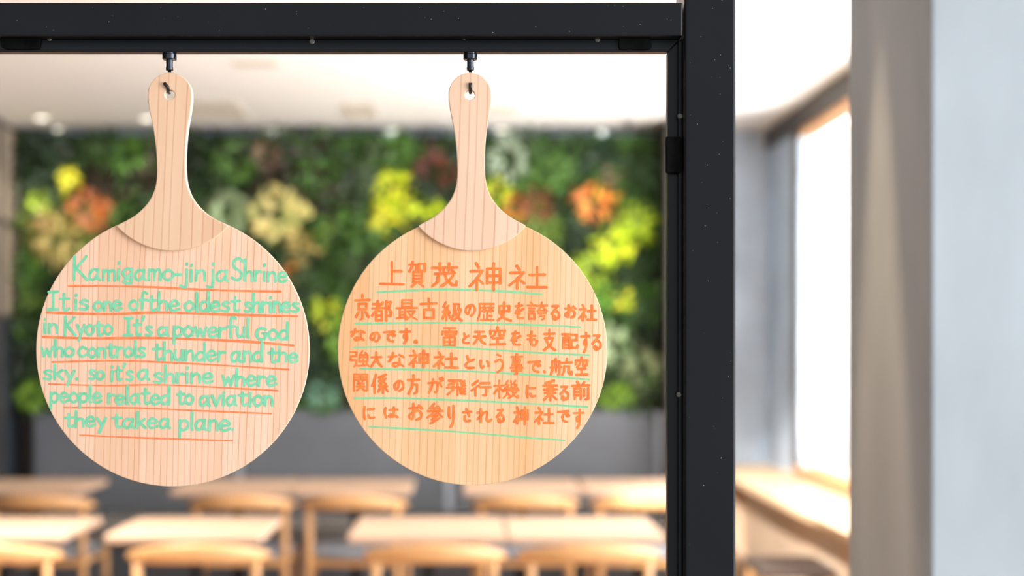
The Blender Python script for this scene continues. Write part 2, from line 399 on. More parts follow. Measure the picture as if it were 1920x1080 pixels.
LIME, YEL, ORG, SALM, CREAM, SAGE, RED, MAUV, AQUA, TAN, BGRN = ((.42, .60, .03), (.80, .78, .04), (.80, .26, .04), (.62, .24, .10), (.78, .68, .26), (.38, .50, .27), (.13, .035, .018), (.24, .15, .10), (.18, .36, .24), (.50, .38, .12), (.16, .38, .04))
lm = {}
def plant(name, px, py, rx, rz, colr, n_, L, lab, W=.5, accent=None, cat='plant', droop=.2):
    key = (colr, accent)
    if key not in lm:
        lm[key] = [leafmat(name+'_leaf', colr, .25), leafmat(name+'_leaf_accent', accent or tuple(c*.75 for c in colr), .25)]
    Y = 8.2; X, Z = PX(px, Y), PZ(py, Y); s = Y/F; rx *= s; rz *= s
    mb = MB()
    for _ in range(n_):
        a = random.uniform(0, 2*PI); q = math.sqrt(random.random())
        p = Vector((rx*q*math.cos(a), .10-.12*(1-q*q)-random.random()*.03, rz*q*math.sin(a)))
        u = Vector((math.cos(a)*.8+random.gauss(0, .4), -.4, math.sin(a)*.8+random.gauss(0, .4)-droop))
        leaf(mb, p, L*random.uniform(.7, 1.25), L*W*random.uniform(.8, 1.2), rdir(.3), u, 1 if random.random() < (.3 if accent else .35) else 0)
    root = thing(name, lab, cat, (X, Y, Z))
    mb.build('leaves', lm[key], root)
    st = MB()
    for k in range(4):
        a = k*PI/2+.4; st.tube([(0, .17, -.01), (rx*.25*math.cos(a), .10, rz*.25*math.sin(a)), (rx*.55*math.cos(a), .05, rz*.55*math.sin(a))], .003, 5)
    st.build('stems', GREENS[2], root)
wl_ = 'growing in the green wall'
plant('golden_shrub', 131, 334, 16, 28, YEL, 45, .05, 'small yellow plant above the orange one at the far left of the green wall')
plant('croton', 165, 388, 38, 42, SALM, 90, .06, 'orange brown leaved plant at the upper left of the green wall', accent=ORG)
plant('lime_shrub', 76, 385, 22, 26, LIME, 40, .05, 'small yellow green plant by the left edge of the green wall', accent=(.5, .55, .15))
plant('spider_plant', 112, 442, 48, 42, TAN, 100, .10, 'straw coloured spiky plant behind upper left rim of the left paddle', W=.22, accent=CREAM)
plant('caladium', 90, 413, 14, 14, (.7, .42, .2), 16, .05, 'small peach coloured plant below the yellow green one at left')
plant('sage_plant', 424, 398, 34, 34, SAGE, 55, .07, 'pale sage green broad leaved plant right of the left paddle handle', W=.7)
plant('pothos', 522, 402, 50, 46, CREAM, 80, .075, 'large cream variegated plant between the two paddles', W=.7, accent=(.45, .50, .16))
plant('fern', 566, 468, 30, 24, TAN, 40, .06, 'tan leaved plant right of the left paddle rim, above the tiny orange one')
plant('bromeliad', 541, 505, 16, 12, ORG, 22, .05, 'tiny orange plant at the upper right rim of the left paddle')
plant('heather', 500, 288, 30, 26, MAUV, 40, .05, 'dull mauve plant high in the green wall right of the left handle')
plant('lime_shrub', 742, 350, 46, 38, (.62, .74, .02), 110, .06, 'bright lime yellow bush left of the right paddle handle, topmost clump', accent=YEL)
plant('lime_shrub', 792, 392, 36, 30, (.55, .70, .02), 70, .06, 'bright lime bush touching the left flare of the right paddle handle', accent=YEL)
plant('lime_shrub', 727, 412, 32, 24, YEL, 60, .055, 'lime yellow clump just below the topmost lime bush, left of the right paddle', accent=LIME)
plant('heuchera', 812, 318, 42, 46, RED, 90, .065, 'dark red leaved plant beside the middle of the right paddle handle', W=.6)
plant('lime_shrub', 612, 590, 34, 34, LIME, 65, .055, 'lime green clump in the gap between the two paddle discs', accent=(.7, .75, .05))
plant('green_shrub', 640, 640, 26, 44, (.2, .42, .03), 60, .06, 'mid green clump below the lime one in the gap between the discs')
plant('silver_plant', 603, 742, 28, 30, AQUA, 45, .055, 'bluish green clump low in the gap between the two discs', W=.6)
plant('silver_fern', 953, 295, 28, 46, (.42, .52, .38), 70, .06, 'whitish green fern right of the right paddle handle, near the top', W=.35)
plant('lime_shrub', 936, 365, 24, 30, LIME, 40, .05, 'small yellow green plant right of the right handle, below the whitish fern', accent=YEL)
plant('bromeliad', 968, 390, 20, 18, ORG, 30, .05, 'small orange plant above the right flare of the right paddle handle')
plant('heuchera', 1005, 385, 34, 34, (.20, .06, .025), 60, .06, 'dark rusty plant between the two orange plants at right', W=.6)
plant('croton', 1115, 384, 40, 40, (.74, .24, .05), 90, .065, 'orange flowered plant at the upper right of the green wall', accent=(.85, .45, .06))
plant('heather', 1145, 326, 20, 16, MAUV, 24, .045, 'small mauve plant above the orange plant at the right')
plant('lime_shrub', 1150, 458, 46, 36, (.55, .72, .02), 100, .06, 'large bright lime bush right of the right paddle, below the orange plant', accent=YEL)
plant('lime_shrub', 1195, 415, 36, 34, (.38, .52, .02), 70, .055, 'lime bush nearest the frame post, right of the orange plant', accent=LIME)
plant('green_shrub', 1108, 505, 36, 34, LIME, 70, .055, 'lime green clump at the upper right rim of the right disc')
plant('lime_shrub', 1168, 560, 20, 18, LIME, 28, .05, 'small lime tuft right of the right disc at mid height', accent=YEL)
plant('green_shrub', 1125, 555, 22, 28, BGRN, 40, .05, 'grass green clump touching the right rim of the right disc')
plant('sage_plant', 1150, 645, 28, 30, SAGE, 40, .07, 'pale sage plant right of the widest part of the right disc', W=.7)
plant('sage_plant', 1205, 690, 30, 34, (.26, .32, .15), 45, .07, 'dull olive plant low in the green wall near the frame post', W=.7)
plant('green_shrub', 1160, 742, 30, 20, (.22, .40, .03), 40, .05, 'green yellow tuft at the bottom of the green wall, lower right')
plant('green_shrub', 66, 740, 34, 26, (.25, .46, .04), 60, .055, 'bright green clump at the bottom left corner of the green wall')
plant('green_shrub', 55, 500, 22, 60, (.10, .24, .03), 60, .055, 'mid green trailing plant at the left edge beside the left disc')
plant('green_shrub', 440, 300, 40, 34, (.09, .20, .03), 70, .06, 'mid green bush right of the left paddle handle near the ceiling')
plant('green_shrub', 240, 300, 42, 34, (.10, .26, .03), 70, .06, 'fresh green bush left of the left paddle handle near the ceiling')
plant('green_shrub', 590, 320, 40, 44, (.07, .17, .03), 80, .06, 'deep green bush high between the two paddle handles')

# ------------------------------------------------------------------ tables and chairs
TW = .578
def make_table(loc, lab):
    t = thing('dining_table', lab, 'table', loc, 0, 'square cafe tables')
    MB().box(-TW/2, -.285, .688, TW/2, .285, .72).build('tabletop', 'table', t, bevel=.008, seg=3)
    MB().lathe([(.026, .02), (.026, .67)], n_=20).build('pedestal', 'black_metal', t, smooth=False)
    MB().box(-.16, -.16, .672, .16, .16, .688).build('mounting_plate', 'black_metal', t)
    MB().box(-.21, -.21, 0, .21, .21, .02).build('base_plate', 'black_metal', t, bevel=.005)
    return t
YF, YR = 5.49, 7.19
tabs = [(-.439+.2925, YF, 'left of two joined pale wood tables below the right paddle, front row'), (.146+.2925, YF, 'right one of two joined pale wood tables in the front row, by the post'),
        (-1.04, YF, 'single pale wood table in the front row below the left paddle'), (-1.768, YF, 'pale wood table at the left edge of the photo, front row'),
        (-2.172, YR, 'pale wood table at the left edge of the photo, back row by the bench'), (-1.154, YR, 'back row pale wood table directly under the left paddle'),
        (-.56, YR, 'back row pale wood table below the gap between the paddles'), (.275, YR, 'back row pale wood table below the right paddle'),
        (.867, YR, 'back row pale wood table partly hidden behind the frame post')]
t0 = None
for x_, y_, lab in tabs:
    t0_ = make_table((x_, y_, 0), lab) if t0 is None else dup(t0, (x_, y_, 0), lab)
    t0 = t0 or t0_
def make_chair(loc, lab, rz):
    """half arm chair; the backrest is a crescent rail on the camera side (local -y), seat towards +y"""
    t = thing('dining_chair', lab, 'chair', loc, rz, 'round backed wooden chairs')
    mb = MB(); N = 36; A = 1.25; R = .262; K = 10
    for i in range(N+1):
        a = -A+2*A*i/N; f = abs(a)/A
        hh = .027*(1-f**2.2)+.012; th = .011+.007*f
        zc = .688-.030*f**1.6
        cx_, cy_ = R*math.sin(a), -R*.92*math.cos(a)+.0
        if f > .97: hh *= .6; th *= .6
        for k in range(K):
            g = 2*PI*k/K; rr = th*math.cos(g)*(1 if abs(math.cos(g)) < .8 else .9)
            mb.v.append((cx_+rr*math.sin(a), cy_-rr*math.cos(a), zc+hh*math.sin(g)*(.95)))
    for i in range(N):
        for k in range(K):
            k2 = (k+1) % K; mb.face((i*K+k, i*K+k2, (i+1)*K+k2, (i+1)*K+k))
    mb.face(tuple(range(K-1, -1, -1))); mb.face(tuple(N*K+k for k in range(K)))
    mb.build('backrest', 'chair', t, smooth=True)
    for s in (-1, 1):
        MB().tube([(s*.215, -.165, 0), (s*.212, -.155, .2), (s*.208, -.145, .42), (s*.208, -.142, .665)], [.012, .016, .018, .015], 12).build('leg', 'chair', t, smooth=True)
        MB().tube([(s*.235, .20, 0), (s*.232, .195, .2), (s*.228, .185, .42)], [.012, .016, .017], 12).build('leg', 'chair', t, smooth=True)
        MB().tube([(s*.212, -.14, .395), (s*.228, .18, .395)], .013, 8).build('side_rail', 'chair', t, smooth=True)
    MB().box(-.20, -.158, .375, .20, -.136, .415).build('back_rail', 'chair', t, bevel=.005)
    MB().box(-.21, .172, .375, .21, .194, .415).build('front_rail', 'chair', t, bevel=.005)
    mb = MB(); prof = []
    for k in range(28):
        g = 2*PI*k/28; c_, s_ = math.cos(g), math.sin(g)
        prof.append((.232*abs(c_)**.5*(1 if c_ > 0 else -1)*(1-.06*(s_ < 0)), .012+.20*abs(s_)**.5*(1 if s_ > 0 else -1)))
    for z, q in ((.412, .96), (.418, 1), (.440, 1), (.449, .95), (.452, .8)):
        mb.v += [(x1*q, y1*q+.004, z) for x1, y1 in prof]
    for i in range(4):
        for k in range(28): k2 = (k+1) % 28; mb.face((i*28+k, i*28+k2, (i+1)*28+k2, (i+1)*28+k))
    mb.face(tuple(range(27, -1, -1))); mb.face(tuple(4*28+k for k in range(28)))
    mb.build('seat', 'pad', t, smooth=True)
    return t
CYF, CYR = 4.95+.24, 6.62+.24
chairs = [(-.965, CYF, .05, 'round backed wooden chair at the single front table below the left paddle'), (-.111, CYF, -.02, 'round backed wooden chair at front row, left half of the joined tables'),
          (.432, CYF, .03, 'round backed wooden chair at front row, beside the frame post'), (-1.70, CYF, .0, 'wooden chair cut off by the lower left corner of the photo'),
          (-2.02, CYR, .0, 'wooden chair in the back row at the left edge'), (-1.07, CYR, .02, 'wooden chair in the back row, under the left paddle rim'),
          (-.532, CYR, -.03, 'wooden chair in the back row between the two paddles, grey seat visible'), (.277, CYR, .02, 'wooden chair in the back row below the right paddle'),
          (.84, CYR, 0, 'wooden chair in the back row partly hidden by the frame post')]
c0 = None
for x_, y_, rz, lab in chairs:
    c_ = make_chair((x_, y_, 0), lab, rz) if c0 is None else dup(c0, (x_, y_, 0), lab, rz)
    c0 = c0 or c_
st = thing('counter_stool', 'low dark brown seated wooden stool at the window counter', 'stool', (1.44, 6.36, 0), .0)
MB().box(-.165, -.20, .405, .165, .20, .45).build('seat', 'stool', st, bevel=.016, seg=3)
for sx in (-1, 1):
    for sy in (-1, 1): MB().tube([(sx*.15, sy*.18, 0), (sx*.135, sy*.165, .405)], [.013, .018], 10).build('leg', 'chair', st, smooth=True)
    boxobj('side_rail', 'chair', (sx*.137-.01, -.16, .33, sx*.137+.01, .16, .37), st)

# ------------------------------------------------------------------ black steel frame in focus
fr = thing('steel_frame', 'black painted steel frame with thick post and top bar, paddles hang from it', 'frame', (PX(1330, 1.18), 1.2, 0))
FX, FY = fr.location.x, fr.location.y
def fpart(name, mat, c, **k): return boxobj(name, mat, (c[0]-FX, c[1]-FY, c[2], c[3]-FX, c[4]-FY, c[5]), fr, **k)
YO, YI, YP = 1.176, 1.1905, 1.174
zt, zb, zi = PZ(4.5, YO), PZ(67, YO), PZ(97, YI)
xpl, xpr = PX(1283.5, YP), PX(1380, YP)
xi0 = PX(1252, YI)
fpart('top_bar', 'frame', (-1.6, YO, zb, xpl-.0012, YO+.045, zt), bevel=.0012)
fpart('post', 'frame', (xpl, YP, 0, xpr, YP+.05, ZC), bevel=.0026, seg=5)
# inner frame with a mitred corner
mb = MB(); xi1 = PX(1276, YI)
mb.prism([(-1.6-FX, zi), (xi0-FX, zi), (xi0+(zb-zi)-FX, zb), (-1.6-FX, zb)], YI-FY, YI+.011-FY)
mb.build('inner_rail', 'frame', fr, bevel=.0005)
mb = MB(); mb.prism([(xi0-FX, 0), (xpl-FX, 0), (xpl-FX, zb), (xi0+(zb-zi)+.0003-FX, zb), (xi0-FX, zi-.0003)], YI-FY, YI+.011-FY)
mb.build('inner_stile', 'frame', fr, bevel=.0005)
fpart('stile_bead', 'frame', (PX(1272, 1.186), 1.186, 0, xpl, YI, zb-.002), bevel=.0006)
def blob(px, py, w_, h_):
    X, Z = PX(px, YI), PZ(py, YI); s = YI/F/2; pts = []
    for k in range(26):
        a = 2*PI*k/26; e = .38
        c_, s_ = math.cos(a), math.sin(a); q = 1+.06*noise.noise(Vector((px+c_*2, py+s_*2, 0)))
        pts.append((X-FX+w_*s*q*abs(c_)**e*(1 if c_ > 0 else -1), Z+h_*s*q*abs(s_)**e*(1 if s_ > 0 else -1)))
    MB().prism(pts, YI-.0032-FY, YI-FY).build('rubber_pad', 'pad_black', fr, bevel=.001)
blob(40, 82, 74, 22); blob(1190, 83, 62, 22)
X = PX(1262, YI)
mbp = MB().box(X-.007-FX, 1.183-FY, PZ(325, 1.186), X+.006-FX, 1.187-FY, PZ(257, 1.186)); mbp.build('rubber_pad', 'pad_black', fr, bevel=.001)
for px, py in ((93, 72), (1120, 74), (585, 78), (1275, 218), (1273, 740), (870, 70)):
    Yq = 1.186 if px > 1200 else YI
    mb = MB().lathe([(.0016, 0), (.0024, .0006), (.0018, .0014)], n_=10)
    o = mb.build('screw', 'screw', fr); o.rotation_euler = (PI/2, 0, 0); o.location = (PX(px, Yq)-FX, Yq-FY, PZ(py, Yq))
mb = MB(); rnd = random.Random(5)                                 # specks of dust and chipped paint
for k in range(70):
    if rnd.random() < .45: px, py, Yq = rnd.uniform(10, 1275), rnd.uniform(10, 62), YO
    else: px, py, Yq = rnd.uniform(1290, 1374), rnd.uniform(0, 1080), YP
    r_ = rnd.uniform(.3, 1.0)*Yq/F; X, Z = PX(px, Yq)-FX, PZ(py, Yq); b_ = len(mb.v)
    for q in range(5):
        a = 2*PI*q/5; mb.v.append((X+r_*math.cos(a), Yq-.0001-FY, Z+r_*math.sin(a)*rnd.uniform(.5, 1.3)))
    mb.face(tuple(b_+q for q in range(5)))
mb.build('paint_specks', 'dust', fr, kind='stuff')

# ------------------------------------------------------------------ handwriting
LAT = {'a': (4.9, "3.9,4.3 2,5 .3,3 .8,.4 2.4,.4 3.9,3/3.9,5 3.9,1.2 4.7,0"), 'b': (4.3, ".3,10 .3,0/.3,3.5 2,5 4,3.5 3.6,.8 1.8,0 .3,1"),
 'c': (4.2, "3.8,4.2 2.2,5 .4,3.2 .6,.8 2.3,0 4,.8"), 'd': (4.2, "3.9,3.8 2,4.8 .3,3 .7,.4 2.4,.3 3.9,1.8/3.9,10 3.9,0"),
 'e': (4.3, ".5,2.4 3.8,2.9 3.3,4.6 1.8,5 .3,3 .8,.5 2.4,0 4.2,.9"), 'f': (3.6, "3.8,9.2 2.6,10 1.7,8.5 1.6,0/.2,5.2 3.4,5.4"),
 'G': (5, "4.4,5.4 2.6,6.2 .5,4.4 .6,1.4 2.4,0 4.4,1 4.4,3.2/2.8,3.2 5,3.2"), 'g': (4.3, "3.9,4.3 2,5 .3,3.4 1,1.4 2.5,1.4 3.9,3.4/3.9,5 3.9,-1 2.4,-2 .7,-1/.9,.2 3.8,.3"),
 'h': (4.1, ".4,10 .4,0/.4,3 2,4.8 3.6,4 3.8,0"), 'i': (1.3, ".6,5 .6,0/.6,7.6 .7,8.2"), 'j': (2.5, "2,5 2,-2 .9,-3.2 -.2,-2.4/2,7.8 2.1,8.5"),
 'k': (4, ".4,10 .4,0/3.6,5 .5,2.3/1.3,3 3.9,0"), 'K': (6, ".6,10 .6,0/5.6,10 .8,4.2/1.6,5 6,0"), 'I': (4.2, ".2,9 4,9.2/2.1,9 2.1,.4/0,.2 4.2,.4"),
 'l': (1.3, ".6,10 .6,1 1,0"), 'm': (5.5, ".4,5 .4,0/.4,3.5 1.6,4.9 2.6,4 2.7,0/2.7,3.5 3.9,4.9 5,4 5.2,0"), 'n': (4, ".4,5 .4,0/.4,3 2,4.9 3.4,4 3.7,0"),
 'o': (4.3, "2.4,5 .4,3.6 .4,1.3 2.1,0 4,1.4 4,3.6 2.2,5"), 'p': (4.2, ".4,5 .4,-4/.4,3.6 2.2,5 4,3.6 3.6,1 1.8,0 .4,1.2"), 'r': (3.2, ".4,5 .4,0/.4,3 1.8,4.7 3.2,4.4"),
 's': (3.6, "3.4,4.5 1.8,5 .5,3.9 1.8,2.8 3.4,1.6 2.4,.1 .3,.5"), 'S': (5, "5,8.6 3,10 .8,8.2 1.5,6 4,4.4 4.6,1.8 2.6,0 .3,1.2"), 't': (3.9, "1.8,8 1.8,1 2.8,0 3.9,.7/.1,5.3 3.8,5.6"),
 'u': (4.1, ".4,5 .5,1.2 1.8,0 3.5,1.4/3.6,5 3.7,0"), 'v': (3.9, ".2,5 1.9,0/1.9,0 3.8,5"), 'w': (5.5, ".2,5 1.3,0/1.3,0 2.7,4/2.7,4 4,0/4,0 5.4,5"),
 'y': (4, ".3,5 2,1.2/4,5 1.2,-3.6"), "'": (.9, ".7,10 .1,8"), '-': (2.6, ".1,2.6 2.4,2.7"), '.': (1, ".3,.1 .5,.3")}
# word, x0, x1, baseline, x-height (px), slope
ENG = [
 [('Kamigamo-', 136, 340, 525, 20, 0, 42), ('jinja', 340, 429, 527, 21, 0, 38), ('Shrine', 434, 538, 526, 18, 2, 40)],
 [('It', 90, 129, 581, 19, 0, 36), ('is', 139, 166, 581, 18, 0, 34), ('one', 176, 228, 582, 17, 0, 34), ('of', 242, 274, 581, 18, 0, 34), ('the', 276, 336, 582, 18, 0, 34), ('oldest', 346, 449, 584, 18, 0, 34), ('shrines', 458, 560, 585, 18, 0, 34)],
 [('in', 81, 108, 625, 18, 0, 30), ('Kyoto', 120, 210, 628, 18, 0, 32), ("It's", 233, 285, 629, 18, 0, 36), ('a', 296, 317, 630, 16, 0, 30), ('powerful', 325, 468, 631, 18, 1, 36), ('God', 480, 540, 637, 18, 0, 32)],
 [('who', 77, 138, 668, 17, 0, 32), ('controls', 147, 272, 669, 17, 1, 30), ('thunder', 287, 422, 675, 18, 2, 34), ('and', 433, 492, 678, 18, 0, 34), ('the', 503, 558, 679, 17, 1, 33)],
 [('sky.', 81, 147, 711, 17, 0, 28), ('so', 167, 195, 711, 17, 0, 30), ("it's", 208, 249, 713, 17, 0, 32), ('a', 258, 280, 712, 17, 0, 30), ('shrine', 288, 399, 717, 18, 1, 34), ('where', 416, 518, 722, 17, 1, 32)],
 [('people', 94, 190, 754, 17, 0, 32), ('related', 202, 318, 757, 17, 1, 32), ('to', 332, 362, 758, 18, 0, 30), ('aviation', 374, 512, 760, 18, 1, 28)],
 [('they', 121, 198, 800, 17, 0, 30), ('take', 211, 295, 802, 17, 0, 30), ('a', 299, 319, 802, 16, 0, 28), ('plane.', 335, 439, 806, 18, 1, 34)]]
ENG_U = [("129,536 257,537.4 412,544.5 526,546.7", 4), ("88,586 201,589 299,586 426,590 557,593", 4.6), ("81,631.7 172,634.5 299,634 454,640 550,648", 4.6),
 ("98,679 229,676.8 370,682.4 541,693", 3.2), ("92,720 200,723 313,722 521,732.5", 2.8), ("120,764 257,765 370,770 509,775.7", 3), ("150,816 257,820.7 436,826.4", 3)]
COMP = {
 '上': "5,0 5,9.6/5,4 9,4/0,9.6 10,9.8", '力': "1,3 9,3 8.5,9 7,10/4.5,0 4,5 1,10", '口': "1,1 1,9.5/1,1 9,1 9,9.5/1,9 9,9",
 '貝': "2,0 2,7/2,0 8,0 8,7/2,2.3 8,2.3/2,4.6 8,4.6/2,7 8,7/4,7.4 1,10/6,7.4 9,10", '賀': [('力', 0, 0, 5, 4), ('口', 5.5, .4, 9.5, 4), ('貝', 1, 4.2, 9, 10)],
 '茂': "0,2 10,1.8/3,0 3.2,3/6.8,0 6.6,3/1.2,4.6 9,4.2/2.6,4.6 2.2,8 0,10/4.6,3 5.6,7 8,9.6 9.8,9.8 9.8,8/8.4,5.4 6.6,8 3.8,10/7.6,2.8 8.6,3.6",
 'ne': "4.5,0 6,1.6/1,3 8.4,2.8 4.6,6 .4,8.6/4.8,5.4 4.8,10/5.6,5.8 8.6,7.6", '申': "1,2 1,7.4/1,2 9,2 9,7.4/1,4.6 9,4.6/1,7.2 9,7.2/5,0 5,10",
 '神': [('ne', 0, 0, 4.8, 10), ('申', 5, 0, 10, 10)], '土': "1,4 9,3.8/5,.5 5,9.2/0,9.3 10,9.5", '社': [('ne', 0, 0, 4.8, 10), ('土', 5, 0, 10, 10)],
 '京': "5,0 5.2,1.8/0,2.2 10,2/2.4,3.6 2.4,6/2.4,3.6 7.8,3.6 7.6,6/2.4,5.8 7.6,5.8/5,6 5,9.6 4,10/2.6,7 .8,9/7.4,7 9.4,9",
 '日': "1,0 1,10/1,0 9,0 9,10/1,5 9,5/1,9.8 9,9.8", 'mono': [("1,1.6 8.4,1.4/4.6,0 4.6,3.6/0,3.7 9.8,3.5/8.8,.6 0,7.4",), ('日', 2.6, 5, 8.4, 10)],
 'ozato': "2,0 2,10/2,.4 8,.4 5,3.6 8.6,6 7.6,7.6 4,7.4", '都': [('mono', 0, 0, 6, 10), ('ozato', 6.2, 0, 10, 10)],
 '最': [('日', 2, 0, 8, 3.4), ("0,4.2 10,4/1.6,4.2 1.6,9.4/4.2,4.2 4.2,10/1.6,6 4.2,6/1.6,7.6 4.2,7.6/0,9.4 5,8.8/5.4,5.8 9,5.6 7.4,8 5,10/5.6,6.4 7.4,8.6 10,10",)],
 '古': [("0,2.6 10,2.4/5,0 5,5.2",), ('口', 1.4, 5, 8.8, 10)],
 'ito': "4.6,0 2,2.6 5,3.2/7.4,1.8 2,5.2 8,5.2/6.6,4 8.4,5.8/5,5.2 5,10/2.6,6.8 1,9/7.2,6.6 9,8.6", 'kyu': "2,1 7.6,1 6.6,4 9,4 7,7.4 3,10/3.4,1 3,6 .4,9.6/3.8,4.4 6,8 10,10",
 '級': [('ito', 0, 0, 4.8, 10), ('kyu', 4.8, 0, 10, 10)], 'の': "5.2,1.4 4.6,5 2.6,8.2 .8,7 1,4 4,1.4 7.6,1.4 9.6,4.4 8.6,7.8 5.6,9.6",
 '歴': "1,.6 10,.6/1.4,.6 1.2,6 0,10/2.6,2.6 5.4,2.6/4,1.2 4,5.2/4,3 2.6,4.8/4,3 5.4,4.4/6.4,2.6 9.8,2.6/8,1.2 8,5.2/8,3 6.6,4.8/8,3 9.6,4.6/6,5.6 6,9.6/6,7.4 8.6,7.4/3.6,6.8 3.6,9.6/2,9.7 10,9.7",
 '史': "1.4,2 1.4,5/1.4,2 8.8,2 8.6,5/1.4,4.8 8.6,4.8/5,0 4.8,5.6 3.4,8 .4,10/1.8,5.6 5,8.6 10,10",
 'を': "1.6,1.8 8,1.5/4.6,0 3,4 .8,6.6/1.8,5 4,3.9 5,5 5.2,7/9.2,3.6 4.6,5.8 2.8,7.8 4,9.6 8.8,9.6",
 'gen': [("4,0 5.4,1/0,1.8 10,1.8/2,3.5 8,3.5/2,5 8,5",), ('口', 1.2, 6, 8.8, 10)], 'ko': "0,2 10,1.8/5,0 4.6,2.4 .6,5.2/5.2,2.4 9.6,5/3,4.8 7.4,4.8/1.4,6.2 9,6.2/4.2,6.2 3.4,8 7.4,7.8 7,9.6 5,10",
 '誇': [('gen', 0, 0, 4.4, 10), ('ko', 4.8, 0, 10, 10)], 'る': "2,.8 8,.6/8,.6 1.2,6/1.2,6 5,4.2 8.8,5.6 8.6,8.6 5,10 2.8,9 3.6,7.4 5.8,9",
 'お': "1,2.8 6.4,2.4/3.6,0 3.6,7.6 2.4,9.2 .8,7.8 2.4,5.8 6.6,4.2 9,6 8.4,8.6 5.6,9.8/7.4,1 9.4,2.8",
 'な': ".4,2.6 5,2.2/3,0 2.4,3 .6,6.2/6.8,1.4 9.4,3/6.8,4 6.6,8 4.4,9.6 2.6,8.6 4,7.2 6.4,7.6 9,9.4",
 'で': ".4,1.4 9,.8/9,.8 5,3.4 3.8,6 5,8.8 7.8,9.6/7,3.6 7.9,5/8.6,3 9.4,4.4", 'す': "0,2 10,1.7/6,0 6,5 4.6,6.4 3.2,5.2 4.4,3.8 6,4.8 6.2,7.2 3.6,10",
 '。': "5,2 8,5 5,8 2,5 5,2", '田': "0,0 0,10/0,0 10,0 10,10/0,5 10,5/5,0 5,10/0,9.8 10,9.8",
 '雷': [("1.6,.2 8.6,.2/.6,2 .4,3.8/.6,2 9.6,2 9,3.6/5,.2 5,4.6/2.4,3 3.8,3/2.4,4.2 3.8,4.2/6.2,3 7.8,3/6.2,4.2 7.8,4.2",), ('田', 1.6, 5.4, 8.4, 10)],
 'と': "3,0 4.2,4/9,2.6 4,4.8 1.6,7.4 3.6,9.6 9,9.4", '天': "1.4,1 8.8,.8/.4,4.4 9.8,4.2/5,1 4.6,5 .2,10/5,4.6 7,8 10,10",
 '空': "5,0 5,1.6/.8,1.8 .6,3.8/.8,1.8 9.6,1.8 9,3.6/3.8,2.6 3,4.4 1.2,5.4/6.2,2.6 6.4,4.6 9,4.6/2.2,6.2 8,6.2/5,6.2 5,9.4/.6,9.6 9.6,9.5",
 'も': "4.8,0 4,6.6 5.2,9.6 8,9.4 9.2,6.6/1.2,2.8 7.6,3/1,5.4 7.2,5.6", '支': ".8,2.2 9.2,2/5,0 5,4.2/1.6,4.4 8.2,4.2 6,7.6 .6,10/2.4,5 5.4,8.2 10,10",
 'tori': "0,1 10,1/1,3 1,10/1,3 9,3 9,10/3.8,1 3.6,5.6 2.4,6.4/6.2,1 6.2,5.6 8,5.8/1,7.8 9,7.8/1,9.8 9,9.8", 'ono': "1,1.4 8.6,1.4 8.6,4.8/1.6,4.9 8.6,4.8/1.6,4.9 1.4,8.6 3,9.6 9.6,9.6 9.8,8",
 '配': [('tori', 0, 0, 5.2, 10), ('ono', 5.4, 0, 10, 10)], 'yumi': "1,.8 8.6,.8 8.6,3.4/1.4,3.5 8.6,3.4/1.4,3.5 1,6/1,6 9,6 8.4,9 6,10",
 'mushi': "4.4,0 1.6,3/1.6,3 8.2,2.4/7,1.4 9,3.2/1.6,4.2 1.6,7/1.6,4.2 8.6,4.2 8.6,7/1.6,6.9 8.6,6.9/5,3.2 5,9.4/.6,9.6 9,9/7.8,8 9.6,10",
 '強': [('yumi', 0, 0, 4, 10), ('mushi', 4.2, 0, 10, 10)], '大': ".4,3.4 9.6,3.2/5,0 4.4,5 .2,10/5,4 7,7.6 10,10",
 'い': "1.4,1.2 1.4,5.6 3,8.8 4.2,7.2/7.8,2 9.2,4.4 9.2,6.8", 'う': "3.8,0 6.6,1/1.6,4 6,2.8 8.8,4.8 7.6,8 3.6,10",
 '事': ".6,1.4 9.6,1.3/2.4,2.6 2.4,4.2/2.4,2.6 7.8,2.6 7.6,4.2/2.4,4.1 7.6,4.1/1.6,5.4 8.4,5.4 8.4,8.2/0,6.8 10,6.7/1.6,8.2 8.4,8.2/5,0 5,9.6 3.6,9.8",
 '、': "2,2 6,7", 'fune': "4.8,0 3.8,1.6/1.4,1.8 1.4,7 0,10/1.4,1.8 8.4,1.8 8.4,9.4 7,9.8/4.8,3 5,4.2/0,5.4 10,5.2/4.8,6.4 5,8",
 'kou': "5,0 5,1.8/0,2.4 10,2.2/2.6,4.6 2.4,8 .4,10/2.6,4.6 7,4.6 7,8.6 8,9.6 10,9.4 10,8", '航': [('fune', 0, 0, 5, 10), ('kou', 5.2, 0, 10, 10)],
 '関': "0,0 0,10/0,0 4,0 4,3.4/0,1.7 4,1.7/0,3.4 4,3.4/10,0 10,9.6 9,10/10,0 6,0 6,3.4/6,1.7 10,1.7/6,3.4 10,3.4/3.6,4.4 4,5.2/6.4,4.2 5.8,5.2/2.8,5.8 7.2,5.8/2.2,7.4 7.8,7.4/5,5.8 4.6,7.8 2.2,9.8/5,7.6 7.8,9.8",
 'hito': "7,0 4.4,3.4 .6,6/4.8,3.2 4.8,10", 'kei': "8,0 1.6,1.4/5,1.2 2,3.6 5.6,3.8/7.6,2 2.2,6 8.4,5.8/7,4.6 8.8,6.4/5,6 5,10/2.8,7 .8,9.2/7.2,7 9.4,9",
 '係': [('hito', 0, 0, 3.6, 10), ('kei', 3.4, 0, 10, 10)], '方': "5,0 5.2,2/.4,2.6 9.8,2.4/4.4,2.6 4,6 .8,10/4.2,5 8.4,5 8,9 6,10",
 'が': ".6,3 6,2.6 6.6,4 6,8.4 4.6,9.2/3.6,.4 3,5 1,9.6/7.6,2.6 9,5.4/8,0 8.8,1.4/9.4,-.6 10,.8",
